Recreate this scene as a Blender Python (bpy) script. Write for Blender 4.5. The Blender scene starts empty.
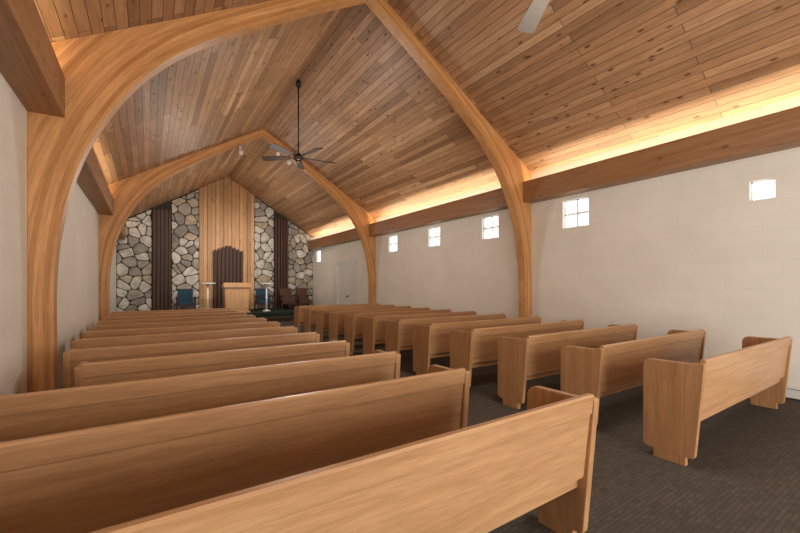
import bpy, bmesh, math, random
from mathutils import Vector, Matrix
random.seed(7)
K=0.62; H=1.507
XL=-1.05; XR=7.13; XC=3.04; YF=18.97; YB=-4.0
SL=0.605; ZR=H+8.0*K; HW=(XR-XL)/2; ZE=ZR-SL*HW
def ceil_z(x): return ZR-SL*abs(x-XC)
S=bpy.context.scene; COL=S.collection

# ---------------------------------------------------------------- materials
def new_mat(name):
    m=bpy.data.materials.new(name); m.use_nodes=True
    nt=m.node_tree; b=nt.nodes['Principled BSDF']
    return m,nt,b
def N(nt,t,**kw):
    n=nt.nodes.new(t)
    for k,v in kw.items():
        if k in n.inputs: n.inputs[k].default_value=v
        else: setattr(n,k,v)
    return n
def ramp(nt,stops):
    n=nt.nodes.new('ShaderNodeValToRGB'); cr=n.color_ramp
    while len(cr.elements)<len(stops): cr.elements.new(0.5)
    for e,(p,c) in zip(cr.elements,stops):
        e.position=p; e.color=(c[0],c[1],c[2],1)
    return n
def sc(r,g,b):
    f=lambda v:((v/255)/12.92 if v/255<=0.04045 else ((v/255+0.055)/1.055)**2.4)
    return (f(r),f(g),f(b))
def mixc(nt,fac,a,b,mode='MIX'):
    n=nt.nodes.new('ShaderNodeMix'); n.data_type='RGBA'; n.blend_type=mode
    for idx,v in ((0,fac),(6,a),(7,b)):
        if isinstance(v,bpy.types.NodeSocket): nt.links.new(v,n.inputs[idx])
        elif idx==0: n.inputs[0].default_value=v
        else: n.inputs[idx].default_value=(v[0],v[1],v[2],1)
    return n.outputs[2]
def bump(nt,b,h,strength,dist=0.01):
    n=nt.nodes.new('ShaderNodeBump'); n.inputs['Strength'].default_value=strength; n.inputs['Distance'].default_value=dist
    nt.links.new(h,n.inputs['Height']); nt.links.new(n.outputs[0],b.inputs['Normal'])
def wood(name,dark,light,axis='x',rough=0.45,knots=0.0,island=0.0,uv=False,lam=0.0,grain=1.0):
    m,nt,b=new_mat(name); L=nt.links.new
    tc=nt.nodes.new('ShaderNodeTexCoord'); src=tc.outputs['UV' if uv else 'Object']
    oi=nt.nodes.new('ShaderNodeObjectInfo')
    add=nt.nodes.new('ShaderNodeVectorMath'); add.operation='MULTIPLY_ADD'
    geo=nt.nodes.new('ShaderNodeNewGeometry')
    sm=nt.nodes.new('ShaderNodeMath'); sm.operation='ADD'
    L(oi.outputs['Random'],sm.inputs[0]); L(geo.outputs['Random Per Island'],sm.inputs[1])
    comb=nt.nodes.new('ShaderNodeCombineXYZ')
    for i in range(3): L(sm.outputs[0],comb.inputs[i])
    L(comb.outputs[0],add.inputs[0]); add.inputs[1].default_value=(17,23,31); L(src,add.inputs[2])
    mp=nt.nodes.new('ShaderNodeMapping')
    s={'x':(0.8,12,12),'y':(12,0.8,12),'z':(12,12,0.8)}[axis]
    mp.inputs['Scale'].default_value=s; L(add.outputs[0],mp.inputs['Vector'])
    n1=N(nt,'ShaderNodeTexNoise',Scale=1.6*grain,Detail=6.0,Roughness=0.6,Distortion=0.6); L(mp.outputs[0],n1.inputs['Vector'])
    r=ramp(nt,[(0.3,dark),(0.7,light)]); L(n1.outputs['Fac'],r.inputs[0]); col=r.outputs[0]
    n2=N(nt,'ShaderNodeTexNoise',Scale=9.0*grain,Detail=3.0); L(mp.outputs[0],n2.inputs['Vector'])
    r2=ramp(nt,[(0.35,(0.78,)*3),(0.6,(1,1,1))]); L(n2.outputs['Fac'],r2.inputs[0])
    col=mixc(nt,0.6,col,r2.outputs[0],'MULTIPLY')
    if island>0:
        r3=ramp(nt,[(0,(1-island,)*3),(1,(1+island*0.4,)*3)]); L(geo.outputs['Random Per Island'],r3.inputs[0])
        col=mixc(nt,1.0,col,r3.outputs[0],'MULTIPLY')
    if knots>0:
        mp2=nt.nodes.new('ShaderNodeMapping'); s2={'x':(2.2,5,5),'y':(5,2.2,5),'z':(5,5,2.2)}[axis]
        mp2.inputs['Scale'].default_value=s2; L(add.outputs[0],mp2.inputs['Vector'])
        v=N(nt,'ShaderNodeTexVoronoi',Scale=1.0); L(mp2.outputs[0],v.inputs['Vector'])
        rk=ramp(nt,[(0.0,(0.18,0.1,0.06)),(0.09,(0.3,0.2,0.13)),(0.15,(1,1,1))]); L(v.outputs['Distance'],rk.inputs[0])
        col=mixc(nt,knots,col,rk.outputs[0],'MULTIPLY')
    h=n1.outputs['Fac']
    if lam>0:
        sep=nt.nodes.new('ShaderNodeSeparateXYZ'); L(tc.outputs['UV'],sep.inputs[0])
        d=nt.nodes.new('ShaderNodeMath'); d.operation='DIVIDE'; L(sep.outputs[1],d.inputs[0]); d.inputs[1].default_value=lam
        fl=nt.nodes.new('ShaderNodeMath'); fl.operation='FLOOR'; L(d.outputs[0],fl.inputs[0])
        wn=nt.nodes.new('ShaderNodeTexWhiteNoise'); wn.noise_dimensions='1D'; L(fl.outputs[0],wn.inputs['W'])
        rl=ramp(nt,[(0,(0.78,0.71,0.62)),(1,(1.08,1.08,1.08))]); L(wn.outputs['Value'],rl.inputs[0])
        col=mixc(nt,1.0,col,rl.outputs[0],'MULTIPLY')
        fr=nt.nodes.new('ShaderNodeMath'); fr.operation='FRACT'; L(d.outputs[0],fr.inputs[0])
        rf=ramp(nt,[(0,(0.55,0.48,0.42)),(0.08,(1,1,1))]); L(fr.outputs[0],rf.inputs[0])
        col=mixc(nt,0.8,col,rf.outputs[0],'MULTIPLY')
    L(col,b.inputs['Base Color']); b.inputs['Roughness'].default_value=rough
    bump(nt,b,h,0.08,0.004)
    return m
def plain(name,c,rough=0.5,metal=0.0,noise=0.0):
    m,nt,b=new_mat(name)
    tc=nt.nodes.new('ShaderNodeTexCoord'); n=N(nt,'ShaderNodeTexNoise',Scale=14.0,Detail=4.0); nt.links.new(tc.outputs['Object'],n.inputs['Vector'])
    r=ramp(nt,[(0.3,tuple(v*(1-noise) for v in c)),(0.7,c)]); nt.links.new(n.outputs['Fac'],r.inputs[0])
    nt.links.new(r.outputs[0],b.inputs['Base Color']); b.inputs['Roughness'].default_value=rough; b.inputs['Metallic'].default_value=metal
    return m

def ceiling_mat():
    m,nt,b=new_mat('cedar_ceiling_boards'); L=nt.links.new
    tc=nt.nodes.new('ShaderNodeTexCoord')
    br=N(nt,'ShaderNodeTexBrick',Scale=1.0)
    br.offset=0.37; br.offset_frequency=2; br.squash=1.0
    br.inputs['Color1'].default_value=(0,0,0,1); br.inputs['Color2'].default_value=(1,1,1,1); br.inputs['Mortar'].default_value=(0.5,0.5,0.5,1)
    br.inputs['Mortar Size'].default_value=0.004; br.inputs['Brick Width'].default_value=3.3; br.inputs['Row Height'].default_value=0.13
    br.inputs['Mortar Smooth'].default_value=0.2
    L(tc.outputs['UV'],br.inputs['Vector'])
    rc=ramp(nt,[(0,sc(146,108,76)),(0.25,sc(168,128,92)),(0.5,sc(194,152,112)),(0.75,sc(174,130,92)),(1,sc(210,172,132))])
    L(br.outputs['Color'],rc.inputs[0]); col=rc.outputs[0]
    comb=nt.nodes.new('ShaderNodeVectorMath'); comb.operation='MULTIPLY_ADD'; L(br.outputs['Color'],comb.inputs[0]); comb.inputs[1].default_value=(13,7,0); L(tc.outputs['UV'],comb.inputs[2])
    mp=nt.nodes.new('ShaderNodeMapping'); mp.inputs['Scale'].default_value=(1.2,14,1); L(comb.outputs[0],mp.inputs['Vector'])
    n=N(nt,'ShaderNodeTexNoise',Scale=1.8,Detail=6.0,Roughness=0.65,Distortion=0.8); L(mp.outputs[0],n.inputs['Vector'])
    r=ramp(nt,[(0.3,(0.64,0.58,0.53)),(0.62,(1.08,1.08,1.08))]); L(n.outputs['Fac'],r.inputs[0])
    col=mixc(nt,0.85,col,r.outputs[0],'MULTIPLY')
    mp2=nt.nodes.new('ShaderNodeMapping'); mp2.inputs['Scale'].default_value=(3.0,7.0,1); L(comb.outputs[0],mp2.inputs['Vector'])
    v=N(nt,'ShaderNodeTexVoronoi',Scale=1.0); L(mp2.outputs[0],v.inputs['Vector'])
    rk=ramp(nt,[(0.0,(0.16,0.09,0.06)),(0.10,(0.28,0.18,0.12)),(0.18,(1,1,1))]); L(v.outputs['Distance'],rk.inputs[0])
    col=mixc(nt,0.85,col,rk.outputs[0],'MULTIPLY')
    col=mixc(nt,br.outputs['Fac'],col,(0.05,0.03,0.018))
    L(col,b.inputs['Base Color']); b.inputs['Roughness'].default_value=0.48
    inv=nt.nodes.new('ShaderNodeMath'); inv.operation='SUBTRACT'; inv.inputs[0].default_value=1; L(br.outputs['Fac'],inv.inputs[1])
    bump(nt,b,inv.outputs[0],0.5,0.008)
    return m
def block_mat(name,c):
    m,nt,b=new_mat(name); L=nt.links.new
    tc=nt.nodes.new('ShaderNodeTexCoord')
    sep=nt.nodes.new('ShaderNodeSeparateXYZ'); L(tc.outputs['Object'],sep.inputs[0])
    cb=nt.nodes.new('ShaderNodeCombineXYZ'); L(sep.outputs[1],cb.inputs[0]); L(sep.outputs[2],cb.inputs[1])
    br=N(nt,'ShaderNodeTexBrick',Scale=1.0); br.inputs['Mortar Size'].default_value=0.006; br.inputs['Brick Width'].default_value=0.41; br.inputs['Row Height'].default_value=0.205
    br.inputs['Mortar Smooth'].default_value=0.9
    c2=tuple(v*0.97 for v in c); c3=tuple(v*0.93 for v in c)
    br.inputs['Color1'].default_value=(*c,1); br.inputs['Color2'].default_value=(*c2,1); br.inputs['Mortar'].default_value=(*c3,1)
    L(cb.outputs[0],br.inputs['Vector'])
    n=N(nt,'ShaderNodeTexNoise',Scale=1.3,Detail=4.0); L(tc.outputs['Object'],n.inputs['Vector'])
    r=ramp(nt,[(0.3,(0.93,0.92,0.90)),(0.7,(1,1,1))]); L(n.outputs['Fac'],r.inputs[0])
    col=mixc(nt,1.0,br.outputs['Color'],r.outputs[0],'MULTIPLY')
    L(col,b.inputs['Base Color']); b.inputs['Roughness'].default_value=0.7
    inv=nt.nodes.new('ShaderNodeMath'); inv.operation='SUBTRACT'; inv.inputs[0].default_value=1; L(br.outputs['Fac'],inv.inputs[1])
    bump(nt,b,inv.outputs[0],0.2,0.006)
    return m
def carpet_mat(name,c1,c2):
    m,nt,b=new_mat(name); L=nt.links.new
    tc=nt.nodes.new('ShaderNodeTexCoord')
    mp=nt.nodes.new('ShaderNodeMapping'); mp.inputs['Scale'].default_value=(1,1,1); L(tc.outputs['Object'],mp.inputs['Vector'])
    br=N(nt,'ShaderNodeTexBrick',Scale=1.0); br.inputs['Brick Width'].default_value=0.07; br.inputs['Row Height'].default_value=0.03; br.inputs['Mortar Size'].default_value=0.006
    br.inputs['Mortar Smooth'].default_value=1.0
    br.inputs['Color1'].default_value=(*c1,1); br.inputs['Color2'].default_value=(*c2,1); br.inputs['Mortar'].default_value=(*[v*0.6 for v in c1],1)
    L(mp.outputs[0],br.inputs['Vector'])
    n=N(nt,'ShaderNodeTexNoise',Scale=120.0,Detail=3.0); L(tc.outputs['Object'],n.inputs['Vector'])
    r=ramp(nt,[(0.3,(0.7,)*3),(0.7,(1.1,)*3)]); L(n.outputs['Fac'],r.inputs[0])
    col=mixc(nt,1.0,br.outputs['Color'],r.outputs[0],'MULTIPLY'); L(col,b.inputs['Base Color']); b.inputs['Roughness'].default_value=0.95
    b.inputs['Specular IOR Level'].default_value=0.1
    bump(nt,b,n.outputs['Fac'],0.4,0.004)
    return m
def stone_mat():
    m,nt,b=new_mat('fieldstone'); L=nt.links.new
    geo=nt.nodes.new('ShaderNodeNewGeometry'); tc=nt.nodes.new('ShaderNodeTexCoord')
    r=ramp(nt,[(0,sc(156,148,138)),(0.18,sc(200,194,184)),(0.35,sc(170,160,146)),(0.5,sc(210,206,196)),(0.65,sc(144,138,130)),(0.78,sc(184,168,146)),(0.88,sc(202,196,186))])
    r.color_ramp.interpolation='CONSTANT'
    L(geo.outputs['Random Per Island'],r.inputs[0])
    n=N(nt,'ShaderNodeTexNoise',Scale=5.0,Detail=8.0,Roughness=0.65); L(tc.outputs['Object'],n.inputs['Vector'])
    r2=ramp(nt,[(0.35,(0.60,0.57,0.54)),(0.6,(1.06,1.06,1.05))]); L(n.outputs['Fac'],r2.inputs[0])
    L(mixc(nt,0.9,r.outputs[0],r2.outputs[0],'MULTIPLY'),b.inputs['Base Color']); b.inputs['Roughness'].default_value=0.85
    bump(nt,b,n.outputs['Fac'],0.6,0.02)
    return m
def emis(name,c,s):
    m,nt,b=new_mat(name); b.inputs['Base Color'].default_value=(*c,1)
    tc=nt.nodes.new('ShaderNodeTexCoord'); n=N(nt,'ShaderNodeTexNoise',Scale=9.0,Detail=3.0); nt.links.new(tc.outputs['Object'],n.inputs['Vector'])
    r=ramp(nt,[(0.35,tuple(v*0.45 for v in c)),(0.6,c)]); nt.links.new(n.outputs['Fac'],r.inputs[0])
    nt.links.new(r.outputs[0],b.inputs['Emission Color']); b.inputs['Emission Strength'].default_value=s
    return m

M_ceil=ceiling_mat()
M_wall=block_mat('painted_block_cream',sc(240,234,221))
M_floor=carpet_mat('carpet_taupe',sc(102,93,84),sc(88,80,73))
M_green=carpet_mat('carpet_dark_green',sc(56,66,60),sc(48,58,52))
M_stone=stone_mat()
M_mortar=plain('dark_mortar',sc(58,52,46),0.95,0,0.4)
M_pewx=wood('pew_oak_long',sc(176,130,88),sc(202,156,110),'x',0.36,grain=1.2)
M_pewz=wood('pew_oak_end',sc(168,122,80),sc(196,148,102),'z',0.36,grain=1.2)
M_arch=wood('glulam_fir',sc(194,134,78),sc(230,174,114),'x',0.38,uv=True,lam=0.042)
M_beam=wood('beam_cedar',sc(142,98,62),sc(174,126,84),'y',0.45,knots=0.6)
M_board=wood('knotty_pine_vertical',sc(176,128,80),sc(210,162,110),'z',0.5,knots=0.9,island=0.35)
M_dark=wood('dark_walnut',sc(66,40,28),sc(94,60,42),'z',0.75)
M_pulpit=wood('pulpit_oak',sc(188,140,92),sc(216,170,118),'z',0.4)
M_teal=plain('teal_upholstery',sc(22,64,84),0.8,0,0.2)
M_white=plain('white_paint',sc(232,228,220),0.45,0,0.03)
M_metal=plain('brushed_nickel',sc(150,146,140),0.3,0.9,0.1)
M_dmetal=plain('bronze_metal',sc(72,62,54),0.4,0.7,0.1)
M_brass=plain('brass',sc(180,142,80),0.3,0.9,0.1)
M_fan=wood('fan_blade_wood',sc(48,36,28),sc(66,50,40),'x',0.6)
M_fan2=plain('fan_blade_grey',sc(124,114,104),0.5,0,0.1)
M_black=plain('black_plastic',sc(30,28,26),0.5,0,0.1)
M_glass=emis('glass_block_daylight',(0.92,0.97,1.0),1.5)

# ---------------------------------------------------------------- mesh helpers
class MB:
    def __init__(s): s.bm=bmesh.new(); s.mats=[]; s.uv=None
    def mi(s,m):
        if m not in s.mats: s.mats.append(m)
        return s.mats.index(m)
    def box(s,x0,x1,y0,y1,z0,z1,m,bev=0.0):
        r=bmesh.ops.create_cube(s.bm,size=1.0); vs=r['verts']
        for v in vs:
            v.co=Vector(((x0+x1)/2+v.co.x*(x1-x0),(y0+y1)/2+v.co.y*(y1-y0),(z0+z1)/2+v.co.z*(z1-z0)))
        fs=set(f for v in vs for f in v.link_faces); i=s.mi(m)
        for f in fs: f.material_index=i
        if bev>0:
            es=set(e for v in vs for e in v.link_edges)
            rr=bmesh.ops.bevel(s.bm,geom=list(es),offset=bev,segments=2,affect='EDGES',profile=0.6)
            for f in rr['faces']: f.material_index=i
        return vs
    def prism(s,pts,axis,a,b,m,bev=0.0):
        def P(p,t): return (t,p[0],p[1]) if axis=='x' else ((p[0],t,p[1]) if axis=='y' else (p[0],p[1],t))
        A=[s.bm.verts.new(P(p,a)) for p in pts]; B=[s.bm.verts.new(P(p,b)) for p in pts]
        i=s.mi(m); fs=[]
        fa=s.bm.faces.new(A); fb=s.bm.faces.new(B[::-1]); fs+=[fa,fb]
        n=len(pts)
        for k in range(n):
            fs.append(s.bm.faces.new([A[k],B[k],B[(k+1)%n],A[(k+1)%n]]))
        bmesh.ops.recalc_face_normals(s.bm,faces=fs)
        for f in fs: f.material_index=i
        if bev>0:
            es=list(fa.edges)+list(fb.edges)
            rr=bmesh.ops.bevel(s.bm,geom=es,offset=bev,segments=2,affect='EDGES',profile=0.6)
            for f in rr['faces']: f.material_index=i
    def cyl(s,c,r,h,m,r2=None,seg=20,rot=None):
        ret=bmesh.ops.create_cone(s.bm,cap_ends=True,segments=seg,radius1=r,radius2=r if r2 is None else r2,depth=h)
        M=Matrix.Translation(c)@(rot if rot else Matrix.Identity(4))
        bmesh.ops.transform(s.bm,matrix=M,verts=ret['verts']); i=s.mi(m)
        for f in set(f for v in ret['verts'] for f in v.link_faces): f.material_index=i; f.smooth=len(f.verts)==4
        return ret['verts']
    def sphere(s,c,r,m,sz=1.0):
        ret=bmesh.ops.create_uvsphere(s.bm,u_segments=20,v_segments=12,radius=r)
        for v in ret['verts']: v.co=Vector((v.co.x+c[0],v.co.y+c[1],v.co.z*sz+c[2]))
        i=s.mi(m)
        for f in set(f for v in ret['verts'] for f in v.link_faces): f.material_index=i; f.smooth=True
    def mesh(s,name):
        me=bpy.data.meshes.new(name); s.bm.to_mesh(me); s.bm.free()
        for m in s.mats: me.materials.append(m)
        return me
    def obj(s,name,loc=(0,0,0),rot=(0,0,0)):
        o=bpy.data.objects.new(name,s.mesh(name)); COL.objects.link(o); o.location=loc; o.rotation_euler=rot; return o

# ---------------------------------------------------------------- shell
b=MB(); b.box(XL-0.3,XR+0.3,YB,YF+0.3,-0.1,0,M_floor); b.obj('floor')
def slope(name,sign):
    bm=bmesh.new(); uvl=bm.loops.layers.uv.new('UVMap')
    y0,y1=YB,YF+0.3; x0=XC; x1=XC+sign*(HW+0.3); ln=math.hypot(HW+0.3,SL*(HW+0.3))
    def q(pts,uvs):
        f=bm.faces.new([bm.verts.new(p) for p in pts])
        for l,u in zip(f.loops,uvs): l[uvl].uv=u
    za,zb=ZR,ZR-SL*(HW+0.3)
    off=0 if sign>0 else 40.3
    uv=[(y0,off),(y1,off),(y1,off+ln),(y0,off+ln)]
    p=[(x0,y0,za),(x0,y1,za),(x1,y1,zb),(x1,y0,zb)]
    q(p,uv); t=0.1
    q([(a,c,d+t) for a,c,d in p][::-1],uv[::-1])
    for i in range(4):
        a,c=p[i],p[(i+1)%4]
        q([a,(a[0],a[1],a[2]+t),(c[0],c[1],c[2]+t),c],[(0,0)]*4)
    me=bpy.data.meshes.new(name); bm.to_mesh(me); bm.free(); me.materials.append(M_ceil)
    o=bpy.data.objects.new(name,me); COL.objects.link(o); return o
slope('ceiling',1); slope('ceiling.001',-1)
b=MB(); b.box(XL-0.3,XL,YB,YF+0.3,0,ZE,M_wall); b.obj('wall_left')
WN=[(1.64,0.27,2.70,2.98)]+[(w,0.56,2.67,3.23) for w in (4.42,6.70,8.93,11.22,18.15)]
wz0,wz1=2.67,3.23
DY0,DY1=13.9,15.9; DZ=2.45
b=MB()
b.box(XR,XR+0.3,YB,DY0,0,wz0,M_wall); b.box(XR,XR+0.3,DY1,YF+0.3,0,wz0,M_wall); b.box(XR,XR+0.3,DY0,DY1,DZ,wz0,M_wall)
b.box(XR,XR+0.3,YB,YF+0.3,wz1,ZE,M_wall)
y=YB
for w,ws,z0,z1 in WN:
    b.box(XR,XR+0.3,y,w-ws/2,wz0,wz1,M_wall); y=w+ws/2
    if z0>wz0: b.box(XR,XR+0.3,w-ws/2,y,wz0,z0,M_wall)
    if z1<wz1: b.box(XR,XR+0.3,w-ws/2,y,z1,wz1,M_wall)
b.box(XR,XR+0.3,y,YF+0.3,wz0,wz1,M_wall)
b.obj('wall_right')
for i,(w,ws,z0,z1) in enumerate(WN):
    b=MB(); x=XR+0.07
    a0,a1=w-ws/2,w+ws/2
    g=0.018; h=ws/2; hz=(z1-z0)/2
    if i==0:
        b.box(x,x+0.05,a0+g,a1-g,z0+g,z1-g,M_glass,0.01)
    else:
        for iy in range(2):
            for iz in range(2):
                b.box(x,x+0.09,a0+iy*h+g,a0+(iy+1)*h-g,z0+iz*hz+g,z0+(iz+1)*hz-g,M_glass,0.015)
        b.box(x+0.015,x+0.075,w-g,w+g,z0,z1,M_white)
        zm=(z0+z1)/2
        b.box(x+0.015,x+0.075,a0,w-g,zm-g,zm+g,M_white); b.box(x+0.015,x+0.075,w+g,a1,zm-g,zm+g,M_white)
    for (p,q,r,s_) in ((a0,a0+g,z0,z1),(a1-g,a1,z0,z1),(a0,a1,z0,z0+g),(a0,a1,z1-g,z1)):
        b.box(x+0.015,x+0.075,p,q,r,s_,M_white)
    b.obj('window_%d'%(i+1))
b=MB(); ym=(DY0+DY1)/2
for a0,a1 in ((DY0+0.03,ym-0.008),(ym+0.008,DY1-0.03)):
    b.box(XR+0.05,XR+0.10,a0,a1,0.01,DZ-0.03,M_white)
    for z0,z1 in ((0.2,1.0),(1.15,DZ-0.2)):
        b.box(XR+0.03,XR+0.05,a0+0.13,a1-0.13,z0,z1,M_white,0.008)
    yy=ym+(-0.07 if a0<ym-0.5 else 0.07)
    b.cyl((XR+0.02,yy,1.02),0.03,0.06,M_brass,rot=Matrix.Rotation(math.pi/2,4,'Y'))
b.obj('door_1')
b=MB()
b.box(XR-0.05,XR+0.06,DY0-0.14,DY0+0.02,0,DZ+0.14,M_white,0.01); b.box(XR-0.05,XR+0.06,DY1-0.02,DY1+0.14,0,DZ+0.14,M_white,0.01); b.box(XR-0.05,XR+0.06,DY0,DY1,DZ-0.02,DZ+0.14,M_white,0.01)
b.obj('trim_1')
b=MB(); b.prism([(XL,0),(XR,0),(XR,ZE),(XC,ZR),(XL,ZE)],'y',YF,YF+0.3,M_mortar); b.obj('wall_front')
b=MB(); ox0,ox1,oz=XC-2.6,XC+2.6,2.7
b.box(XL,ox0,YB,YB+0.2,0,oz,M_wall); b.box(ox1,XR,YB,YB+0.2,0,oz,M_wall)
b.prism([(XL,oz),(XR,oz),(XR,ZE),(XC,ZR),(XL,ZE)],'y',YB,YB+0.2,M_wall); b.obj('wall_back')

# ---------------------------------------------------------------- fieldstone veneer
def clip(poly,nx,nz,c):
    out=[]
    for i in range(len(poly)):
        p,q=poly[i],poly[(i+1)%len(poly)]
        dp=nx*p[0]+nz*p[1]-c; dq=nx*q[0]+nz*q[1]-c
        if dp<=0: out.append(p)
        if dp*dq<0:
            t=dp/(dp-dq); out.append((p[0]+t*(q[0]-p[0]),p[1]+t*(q[1]-p[1])))
    return out
def stones(bm,xa,xb):
    seeds=[]; r=random.Random(int(xa*100)+5)
    z=0.1; row=0
    while z<ZR+0.3:
        x=xa-0.5+(row%2)*0.22
        while x<xb+0.5:
            seeds.append((x+r.uniform(-0.17,0.17),z+r.uniform(-0.14,0.14))); x+=r.choice([0.28,0.42,0.6])
        z+=0.33; row+=1
    for i,(sx,sz) in enumerate(seeds):
        poly=[(sx-0.6,sz-0.6),(sx+0.6,sz-0.6),(sx+0.6,sz+0.6),(sx-0.6,sz+0.6)]
        for j,(tx,tz) in enumerate(seeds):
            if i==j: continue
            dx,dz=tx-sx,tz-sz; d=math.hypot(dx,dz)
            if d>1.4 or d<1e-4: continue
            nx,nz=dx/d,dz/d
            poly=clip(poly,nx,nz,nx*(sx+tx)/2+nz*(sz+tz)/2-0.012)
            if len(poly)<3: break
        if len(poly)<3: continue
        poly=clip(poly,-1,0,-(xa+0.01)); poly=clip(poly,1,0,xb-0.01) if len(poly)>2 else poly
        poly=clip(poly,0,-1,-0.37) if len(poly)>2 else poly
        s=math.hypot(1,SL)
        if len(poly)>2: poly=clip(poly,SL/s,1/s,(ZR-0.05+SL*XC)/s)
        if len(poly)>2: poly=clip(poly,-SL/s,1/s,(ZR-0.05-SL*XC)/s)
        if len(poly)<3: continue
        ar=abs(sum(poly[k][0]*poly[(k+1)%len(poly)][1]-poly[(k+1)%len(poly)][0]*poly[k][1] for k in range(len(poly))))/2
        if ar<0.006: continue
        for _ in range(2):
            np_=[]
            for k in range(len(poly)):
                p,q=poly[k],poly[(k+1)%len(poly)]; t=0.16
                np_+=[(p[0]*(1-t)+q[0]*t,p[1]*(1-t)+q[1]*t),(p[0]*t+q[0]*(1-t),p[1]*t+q[1]*(1-t))]
            poly=np_
        cx=sum(p[0] for p in poly)/len(poly); cz=sum(p[1] for p in poly)/len(poly)
        dep=r.uniform(0.05,0.11); tl=r.uniform(-0.1,0.1)
        rings=[]
        for f_,y_ in ((1.0,0.004),(1.0,dep*0.6),(0.93,dep*0.88),(0.78,dep)):
            rings.append([bm.verts.new((cx+(p[0]-cx)*f_,YF-y_-(tl*(p[0]-cx) if y_>0.01 else 0),cz+(p[1]-cz)*f_)) for p in poly])
        n=len(poly)
        for a,c in zip(rings[:-1],rings[1:]):
            for k in range(n):
                bm.faces.new([a[k],a[(k+1)%n],c[(k+1)%n],c[k]])
        bm.faces.new(rings[-1])
PX0,PX1=1.89,4.22
bm=bmesh.new()
for xa,xb in ((XL,0.14),(0.84,PX0),(PX1,5.14),(5.82,XR)): stones(bm,xa,xb)
bmesh.ops.recalc_face_normals(bm,faces=bm.faces[:])
me=bpy.data.meshes.new('wall_front_stone'); bm.to_mesh(me); bm.free(); me.materials.append(M_stone)
o=bpy.data.objects.new('wall_front_stone',me); COL.objects.link(o)
YW=YF-0.004
for i,(xa,xb) in enumerate(((0.14,0.84),(5.14,5.82))):
    b=MB(); z1=min(ceil_z(xa),ceil_z(xb))-0.04
    b.box(xa+0.02,xb-0.02,YF-0.03,YW,0.36,z1,M_black)
    n=5; w=(xb-xa)/n
    for j in range(n):
        b.box(xa+w*j+0.03,xa+w*(j+1)-0.03,YF-0.16,YF-0.03,0.36,z1,M_dark,0.006)
    b.obj('slatted_screen' if i==0 else 'slatted_screen.001')
b=MB(); n=14; w=(PX1-PX0)/n
for j in range(n):
    x0=PX0+w*j; x1=x0+w-0.012
    zt0,zt1=ceil_z(x0)-0.01,ceil_z(x1)-0.01
    dep=0.09 if j%2 else 0.13
    b.prism([(x0,0.36),(x1,0.36),(x1,zt1),(x0,zt0)],'y',YF-dep,YW,M_board)
b.obj('wood_panel_feature')
b=MB(); n=8; gx0,gx1=2.42,3.70; w=(gx1-gx0)/n
b.prism([(gx0+0.02,0.36),(gx1-0.02,0.36),(gx1-0.02,2.98),((gx0+gx1)/2,3.26),(gx0+0.02,2.98)],'y',YF-0.17,YF-0.135,M_black)
for j in range(n):
    x0=gx0+w*j+0.03; x1=gx0+w*(j+1)-0.03; xm=(x0+x1)/2
    zt=3.32-abs(xm-(gx0+gx1)/2)*0.45
    b.prism([(x0,0.36),(x1,0.36),(x1,zt-0.02),(xm,zt+0.02),(x0,zt-0.02)],'y',YF-0.29,YF-0.17,M_dark)
b.obj('pipe_grille')
b=MB(); b.box(XL+0.01,XR-0.01,16.1,YW,0,0.36,M_green); b.box(XL+0.01,XR-0.01,15.75,16.1,0,0.18,M_floor); b.obj('chancel_platform')

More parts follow.
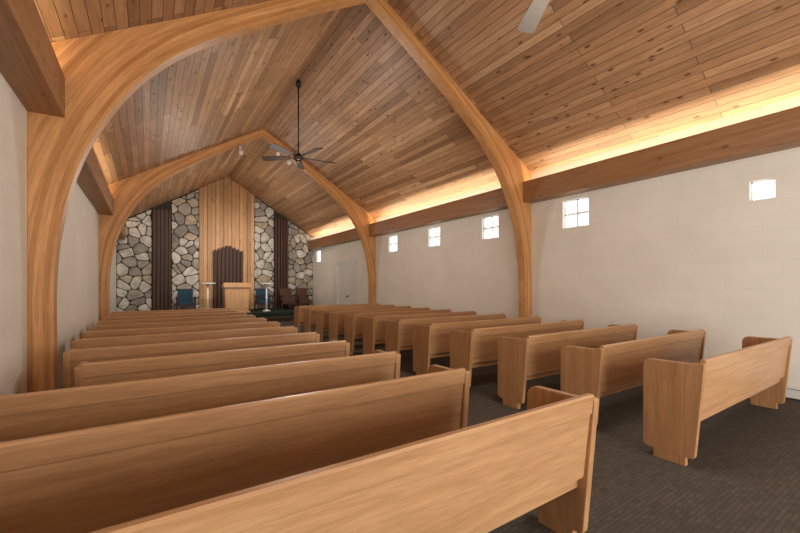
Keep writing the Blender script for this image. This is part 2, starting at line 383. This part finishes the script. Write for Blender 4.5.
# ---------------------------------------------------------------- arches
def arch(name,y0):
    T=0.19
    inner=[(6.26,-2.43),(6.26,-1.2),(6.26,0.0),(6.19,0.9),(5.97,2.0),(5.58,3.0),(4.92,4.05),(3.9,5.05),(2.0,6.38),(0,7.62)]
    def cr(P,m=8):
        out=[]
        for i in range(len(P)-1):
            p0=P[max(i-1,0)];p1=P[i];p2=P[i+1];p3=P[min(i+2,len(P)-1)]
            for k in range(m):
                t=k/m
                out.append(tuple(0.5*((2*p1[a])+(-p0[a]+p2[a])*t+(2*p0[a]-5*p1[a]+4*p2[a]-p3[a])*t*t+(-p0[a]+3*p1[a]-3*p2[a]+p3[a])*t**3) for a in (0,1)))
        out.append(P[-1]); return out
    ic=[(x*K,H+z*K) for x,z in cr(inner)]
    WO=HW-0.003
    oc=[]
    for i,(x,z) in enumerate(ic):
        a=ic[max(i-1,0)]; c=ic[min(i+1,len(ic)-1)]
        tx,tz=c[0]-a[0],c[1]-a[1]; l=math.hypot(tx,tz); tx/=l; tz/=l
        nx,nz=tz,-tx
        if nx<0: nx,nz=-nx,-nz
        if i==len(ic)-1: nx,nz=0,1
        if i==0: nx,nz=1,0
        t1=(WO-x)/nx if nx>1e-6 else 1e9
        t2=(ZR-0.004-SL*x-z)/(nz+SL*nx) if (nz+SL*nx)>1e-6 else 1e9
        if t1<0:t1=1e9
        t=min(t1,t2); oc.append((x+nx*t,z+nz*t))
    for i in range(1,len(oc)):
        if oc[i][0]>oc[i-1][0]+1e-6 and i>3: oc[i]=(oc[i-1][0],oc[i][1])
    bm=bmesh.new(); uvl=bm.loops.layers.uv.new('UVMap')
    Mx=10
    s=[0]
    for i in range(1,len(ic)): s.append(s[-1]+math.hypot(ic[i][0]-ic[i-1][0],ic[i][1]-ic[i-1][1]))
    for side in (-1,1):
        grid=[[None]*(Mx+1) for _ in ic]
        for i in range(len(ic)):
            dd=math.hypot(oc[i][0]-ic[i][0],oc[i][1]-ic[i][1])
            for j in range(Mx+1):
                t=j/Mx
                x=ic[i][0]*(1-t)+oc[i][0]*t; z=ic[i][1]*(1-t)+oc[i][1]*t
                grid[i][j]=(XC+side*x,z,(s[i],dd*t+0.002))
        def quad(pts,uvs,flip):
            vs=[bm.verts.new(p) for p in pts]
            if flip: vs=vs[::-1]; uvs=uvs[::-1]
            try: f=bm.faces.new(vs)
            except ValueError: return
            for l,u in zip(f.loops,uvs): l[uvl].uv=u
        for i in range(len(ic)-1):
            for j in range(Mx):
                c=[grid[i][j],grid[i+1][j],grid[i+1][j+1],grid[i][j+1]]
                for yy,fl in ((y0,side>0),(y0+T,side<0)):
                    quad([(q[0],yy,q[1]) for q in c],[(q[2][0]+(50 if side>0 else 0),q[2][1]) for q in c],fl)
            for j,fl in ((0,side<0),(Mx,side>0)):
                a,c=grid[i][j],grid[i+1][j]
                quad([(a[0],y0,a[1]),(a[0],y0+T,a[1]),(c[0],y0+T,c[1]),(c[0],y0,c[1])],[(a[2][0],0.005),(a[2][0],0.035),(c[2][0],0.035),(c[2][0],0.005)],fl)
        for j in range(Mx):
            a,c=grid[0][j],grid[0][j+1]
            quad([(a[0],y0,a[1]),(a[0],y0+T,a[1]),(c[0],y0+T,c[1]),(c[0],y0,c[1])],[(0,0)]*4,False)
    bmesh.ops.remove_doubles(bm,verts=bm.verts[:],dist=1e-5)
    bmesh.ops.recalc_face_normals(bm,faces=bm.faces[:])
    me=bpy.data.meshes.new(name); bm.to_mesh(me); bm.free(); me.materials.append(M_arch)
    o=bpy.data.objects.new(name,me); COL.objects.link(o)
AY=[-1.6,5.46,12.42]
for i,y in enumerate(AY): arch('glulam_arch' if i==0 else 'glulam_arch.%03d'%i,y)
bays=[(YB+0.2,AY[0]),(AY[0]+0.19,AY[1]),(AY[1]+0.19,AY[2]),(AY[2]+0.19,YF-0.12)]
bz0,bz1=3.32,3.76; bo=0.30; nb=0
for (a,c) in bays:
    for sd in (0,1):
        b=MB()
        if sd: b.box(XR-bo,XR-bo+0.07,a,c,bz0,bz1,M_beam,0.006); b.box(XR-bo+0.07,XR,a,c,bz0,bz0+0.05,M_beam)
        else:  b.box(XL+bo-0.07,XL+bo,a,c,bz0,bz1,M_beam,0.006); b.box(XL,XL+bo-0.07,a,c,bz0,bz0+0.05,M_beam)
        b.obj('cove_valance_beam' if nb==0 else 'cove_valance_beam.%03d'%nb); nb+=1
        L=bpy.data.lights.new('cove_strip_light','AREA'); L.shape='RECTANGLE'; L.size=0.1; L.size_y=c-a-0.2
        L.energy=(c-a)*(9.5 if sd else 6.0); L.color=(1.0,0.86,0.61)
        o=bpy.data.objects.new('cove_strip_light',L); COL.objects.link(o)
        o.location=((XR-0.13) if sd else (XL+0.13),(a+c)/2,bz0+0.12); o.rotation_euler=(math.pi,0,0)
b=MB(); b.box(XL,XL+0.015,YB+0.2,5.4,0,0.1,M_white); b.obj('baseboard_left')
b=MB()
for a,c in ((-1.2,5.3),(5.8,12.2)):
    b.prism([(XR-0.003,0.02),(XR-0.075,0.02),(XR-0.075,0.13),(XR-0.04,0.17),(XR-0.003,0.17)],'y',a,c,M_white)
    b.box(XR-0.08,XR-0.074,a+0.02,c-0.02,0.135,0.143,M_metal)
b.box(XR-0.05,XR-0.003,-1.2,5.3,0,0.02,M_black); b.box(XR-0.05,XR-0.003,5.8,12.2,0,0.02,M_black)
b.obj('baseboard_right')

# ---------------------------------------------------------------- pews
cache={}
def pew_mesh(L):
    key=round(L,3)
    if key in cache: return cache[key]
    b=MB(); t=0.05
    prof=[]
    def arc(cx,cz,r,a0,a1,n=6):
        return [(cx+r*math.cos(math.radians(a0+(a1-a0)*k/n)),cz+r*math.sin(math.radians(a0+(a1-a0)*k/n))) for k in range(n+1)]
    prof+=arc(0.095,0.105,0.03,180,270,4)+arc(0.415,0.115,0.04,-90,0,4)+arc(0.385,0.785,0.07,0,90,6)+[(0.10,0.858),(0.045,0.868)]+arc(0.018,0.852,0.022,80,180,4)
    prof=[(max(y,0.0),z) for y,z in prof]
    for x in (0,L-t):
        b.prism(prof,'x',x,x+t,M_pewz,0.007)
        b.box(x+0.0,x+t,0.13,0.37,0.0,0.076,M_pewz,0.004)
    TZ=0.895
    def lean(z): return -0.002+(TZ-z)*0.11
    x0,x1=t-0.004,L-t+0.004
    def slab(z0,z1,off,th,bev):
        b.prism([(lean(z0)+off,z0),(lean(z0)+off+th,z0),(lean(z1)+off+th,z1),(lean(z1)+off,z1)],'x',x0,x1,M_pewx,0.0)
    slab(0.42,0.782,0.012,0.028,0)
    slab(0.788,TZ-0.01,0.004,0.044,0)
    b.prism([(lean(TZ-.01)+0.004,TZ-.01),(lean(TZ-.01)+0.048,TZ-.01),(lean(TZ)+0.038,TZ+.002),(lean(TZ)+0.012,TZ+.002)],'x',x0,x1,M_pewx)
    b.prism([(lean(0.782)+0.018,0.78),(lean(0.782)+0.038,0.78),(lean(0.79)+0.038,0.79),(lean(0.79)+0.018,0.79)],'x',x0,x1,M_pewx)
    b.prism([(0.06,0.415),(0.43,0.43),(0.44,0.44),(0.43,0.462),(0.09,0.448)],'x',x0,x1,M_pewx)
    b.box(x0,x1,0.36,0.385,0.36,0.427,M_pewx)
    b.box(x0,x1,0.10,0.125,0.34,0.42,M_pewx)
    me=b.mesh('pew'); cache[key]=me; return me
def put_pew(i,x0,x1,y):
    me=pew_mesh(x1-x0); o=bpy.data.objects.new('pew' if i==0 else 'pew.%03d'%i,me); COL.objects.link(o); o.location=(x0,y,0)
n=0
for r in range(12):
    y=1.17+0.88*r
    xr={0:2.12,1:1.98,2:1.95}.get(r,1.86)
    xl={0:-0.92,1:-0.92,2:-0.92,3:-0.47,4:-0.66}.get(r,-0.72)
    put_pew(n,xl,xr,y); n+=1
    put_pew(n,{0:3.72,1:3.76,2:3.74,3:3.70}.get(r,3.66),6.40 if r==0 else 6.42,y+(0.03 if r==0 else 0)); n+=1

# ---------------------------------------------------------------- ceiling fans
def fan(name,loc,R,bm_,ang,mm):
    b=MB(); dz=ZR-0.02-loc[2]
    b.cyl((0,0,dz-0.06),0.07,0.14,mm,0.05); b.cyl((0,0,dz/2),0.016,dz,mm)
    b.cyl((0,0,0.06),0.05,0.08,mm,0.03)
    b.cyl((0,0,0.0),0.12,0.10,mm,0.10,28); b.cyl((0,0,-0.06),0.08,0.05,mm,0.11,28)
    b.sphere((0,0,-0.10),0.065,mm,0.7)
    for k in range(5):
        a=math.radians(ang+72*k)
        vs=b.box(0.10,0.26,-0.02,0.02,-0.012,-0.004,mm)
        M=Matrix.Rotation(a,4,'Z'); bmesh.ops.transform(b.bm,matrix=M,verts=vs)
        before=set(b.bm.verts)
        pts=[(0.20,-0.065),(R-0.06,-0.095),(R-0.015,-0.08),(R,-0.03),(R,0.03),(R-0.015,0.08),(R-0.06,0.095),(0.20,0.065)]
        b.prism(pts,'z',-0.008,0.006,bm_)
        nv=[v for v in b.bm.verts if v not in before]
        bmesh.ops.transform(b.bm,matrix=M@Matrix.Rotation(math.radians(14),4,'X'),verts=nv)
    return b.obj(name,loc)
fan('ceiling_fan',(XC,9.05,4.60),0.92,M_fan,-5,M_dmetal)
fan('ceiling_fan.001',(XC-0.06,2.02,4.25),0.80,M_fan2,58,M_dmetal)

# ---------------------------------------------------------------- chancel furniture
PZ=0.36
b=MB()
b.prism([(-0.42,0),(0.42,0),(0.48,1.05),(-0.48,1.05)],'y',-0.22,0.22,M_pulpit,0.01)
b.box(-0.5,0.5,-0.27,0.27,0,0.08,M_pulpit,0.01)
b.prism([(-0.30,1.05),(0.30,1.05),(0.30,1.12),(-0.30,1.24)],'x',-0.53,0.53,M_pulpit,0.01)
for x in (-0.28,0.0,0.28): b.box(x-0.115,x+0.115,-0.235,-0.215,0.16,0.95,M_pulpit,0.008)
b.cyl((0.1,0.1,1.35),0.008,0.3,M_black)
b.obj('pulpit',(4.93*K,16.9,PZ))
def armchair(name,x,y,mc,mf,rz):
    b=MB()
    b.box(-0.29,0.29,-0.27,0.27,0.30,0.46,mc,0.04)
    b.prism([(0.20,0.40),(0.30,0.40),(0.38,0.92),(0.36,0.96),(0.29,0.95)],'x',-0.28,0.28,mc,0.02)
    for sx in (-1,1):
        b.box(sx*0.33-0.03,sx*0.33+0.03,-0.28,0.30,0.60,0.66,mf,0.015)
        b.box(sx*0.33-0.02,sx*0.33+0.02,-0.26,-0.21,0.0,0.61,mf,0.008); b.box(sx*0.33-0.02,sx*0.33+0.02,0.24,0.29,0.0,0.61,mf,0.008)
        b.box(sx*0.33-0.015,sx*0.33+0.015,-0.21,0.24,0.26,0.32,mf)
    b.box(-0.32,0.32,-0.26,-0.22,0.25,0.31,mf); b.box(-0.32,0.32,0.25,0.28,0.25,0.31,mf)
    b.box(-0.31,0.31,0.36,0.39,0.93,0.99,mf,0.01)
    b.obj(name,(x,y,PZ),(0,0,rz))
armchair('teal_armchair',1.32,18.1,M_teal,M_dark,0)
armchair('teal_armchair.001',4.46,18.1,M_teal,M_dark,0)
armchair('dark_wood_armchair',5.55,18.1,M_dark,M_dark,0)
armchair('dark_wood_armchair.001',6.35,18.1,M_dark,M_dark,0)
def stand(name,x,y):
    b=MB()
    b.cyl((0,0,0.02),0.18,0.04,M_white,0.15,28); b.cyl((0,0,0.06),0.08,0.06,M_white,0.03); b.cyl((0,0,0.62),0.035,1.10,M_white)
    b.sphere((0,0,0.6),0.055,M_white); b.cyl((0,0,1.15),0.03,0.08,M_white,0.12,28); b.cyl((0,0,1.21),0.29,0.05,M_white,0.30,32)
    b.obj(name,(x,y,PZ))
stand('flower_stand',2.05,17.4); stand('flower_stand.001',4.35,17.2)
def spot(name,x):
    z=ceil_z(x)-0.40; y=AY[2]-0.12
    b=MB(); b.box(-0.03,0.03,0.0,0.12,0.02,0.08,M_white,0.005); b.cyl((0,0,0),0.012,0.12,M_white)
    b.cyl((0,0.0,-0.10),0.06,0.2,M_white,0.045,20,Matrix.Rotation(math.radians(-50),4,'X'))
    b.obj(name,(x,y,z))
spot('track_spotlight',2.35); spot('track_spotlight.001',3.45); spot('track_spotlight.002',3.8)

# ---------------------------------------------------------------- lights
def area(name,loc,rot,sx,sy,e,c=(1,1,1)):
    L=bpy.data.lights.new(name,'AREA'); L.shape='RECTANGLE'; L.size=sx; L.size_y=sy; L.energy=e; L.color=c
    o=bpy.data.objects.new(name,L); COL.objects.link(o); o.location=loc; o.rotation_euler=rot; return o
area('rear_fill_light',(XC,YB+0.1,1.4),(math.radians(90),0,0),5.2,2.6,350,(1.0,0.98,0.96))  # added fill behind the camera, in an unseen opening made to light the room
for i,(x,e) in enumerate(((1.2,160),(4.9,160))):
    L=bpy.data.lights.new('chancel_spot','SPOT'); L.energy=e*2.5; L.spot_size=math.radians(75); L.spot_blend=0.8; L.color=(1,0.93,0.84); L.shadow_soft_size=0.15
    o=bpy.data.objects.new('chancel_spot',L); COL.objects.link(o); o.location=(x,12.9,4.3)
    d=Vector((x,YF,2.0))-o.location; o.rotation_euler=d.to_track_quat('-Z','Y').to_euler()
for i,(y,e) in enumerate(((2.0,95),(9.05,140),(15.5,115))):  # added fill points under the ridge, no fixtures hang at these spots
    L=bpy.data.lights.new('nave_fill_light','POINT'); L.energy=e; L.color=(1,0.95,0.88); L.shadow_soft_size=0.5
    o=bpy.data.objects.new('nave_fill_light',L); COL.objects.link(o); o.location=(XC,y,3.3)
w=bpy.data.worlds.new('World'); S.world=w; w.use_nodes=True
w.node_tree.nodes['Background'].inputs[0].default_value=(0.85,0.92,1,1); w.node_tree.nodes['Background'].inputs[1].default_value=1.0

# ---------------------------------------------------------------- camera
cd=bpy.data.cameras.new('Camera'); cam=bpy.data.objects.new('Camera',cd); COL.objects.link(cam); S.camera=cam
cd.sensor_width=36; cd.lens=381/800*36; cd.shift_y=18.5/800; cd.clip_start=0.02
cam.location=(0,0,H); cam.rotation_euler=(math.radians(90),0,math.radians(-33.5))
S.view_settings.view_transform='Standard'; S.view_settings.exposure=0.0
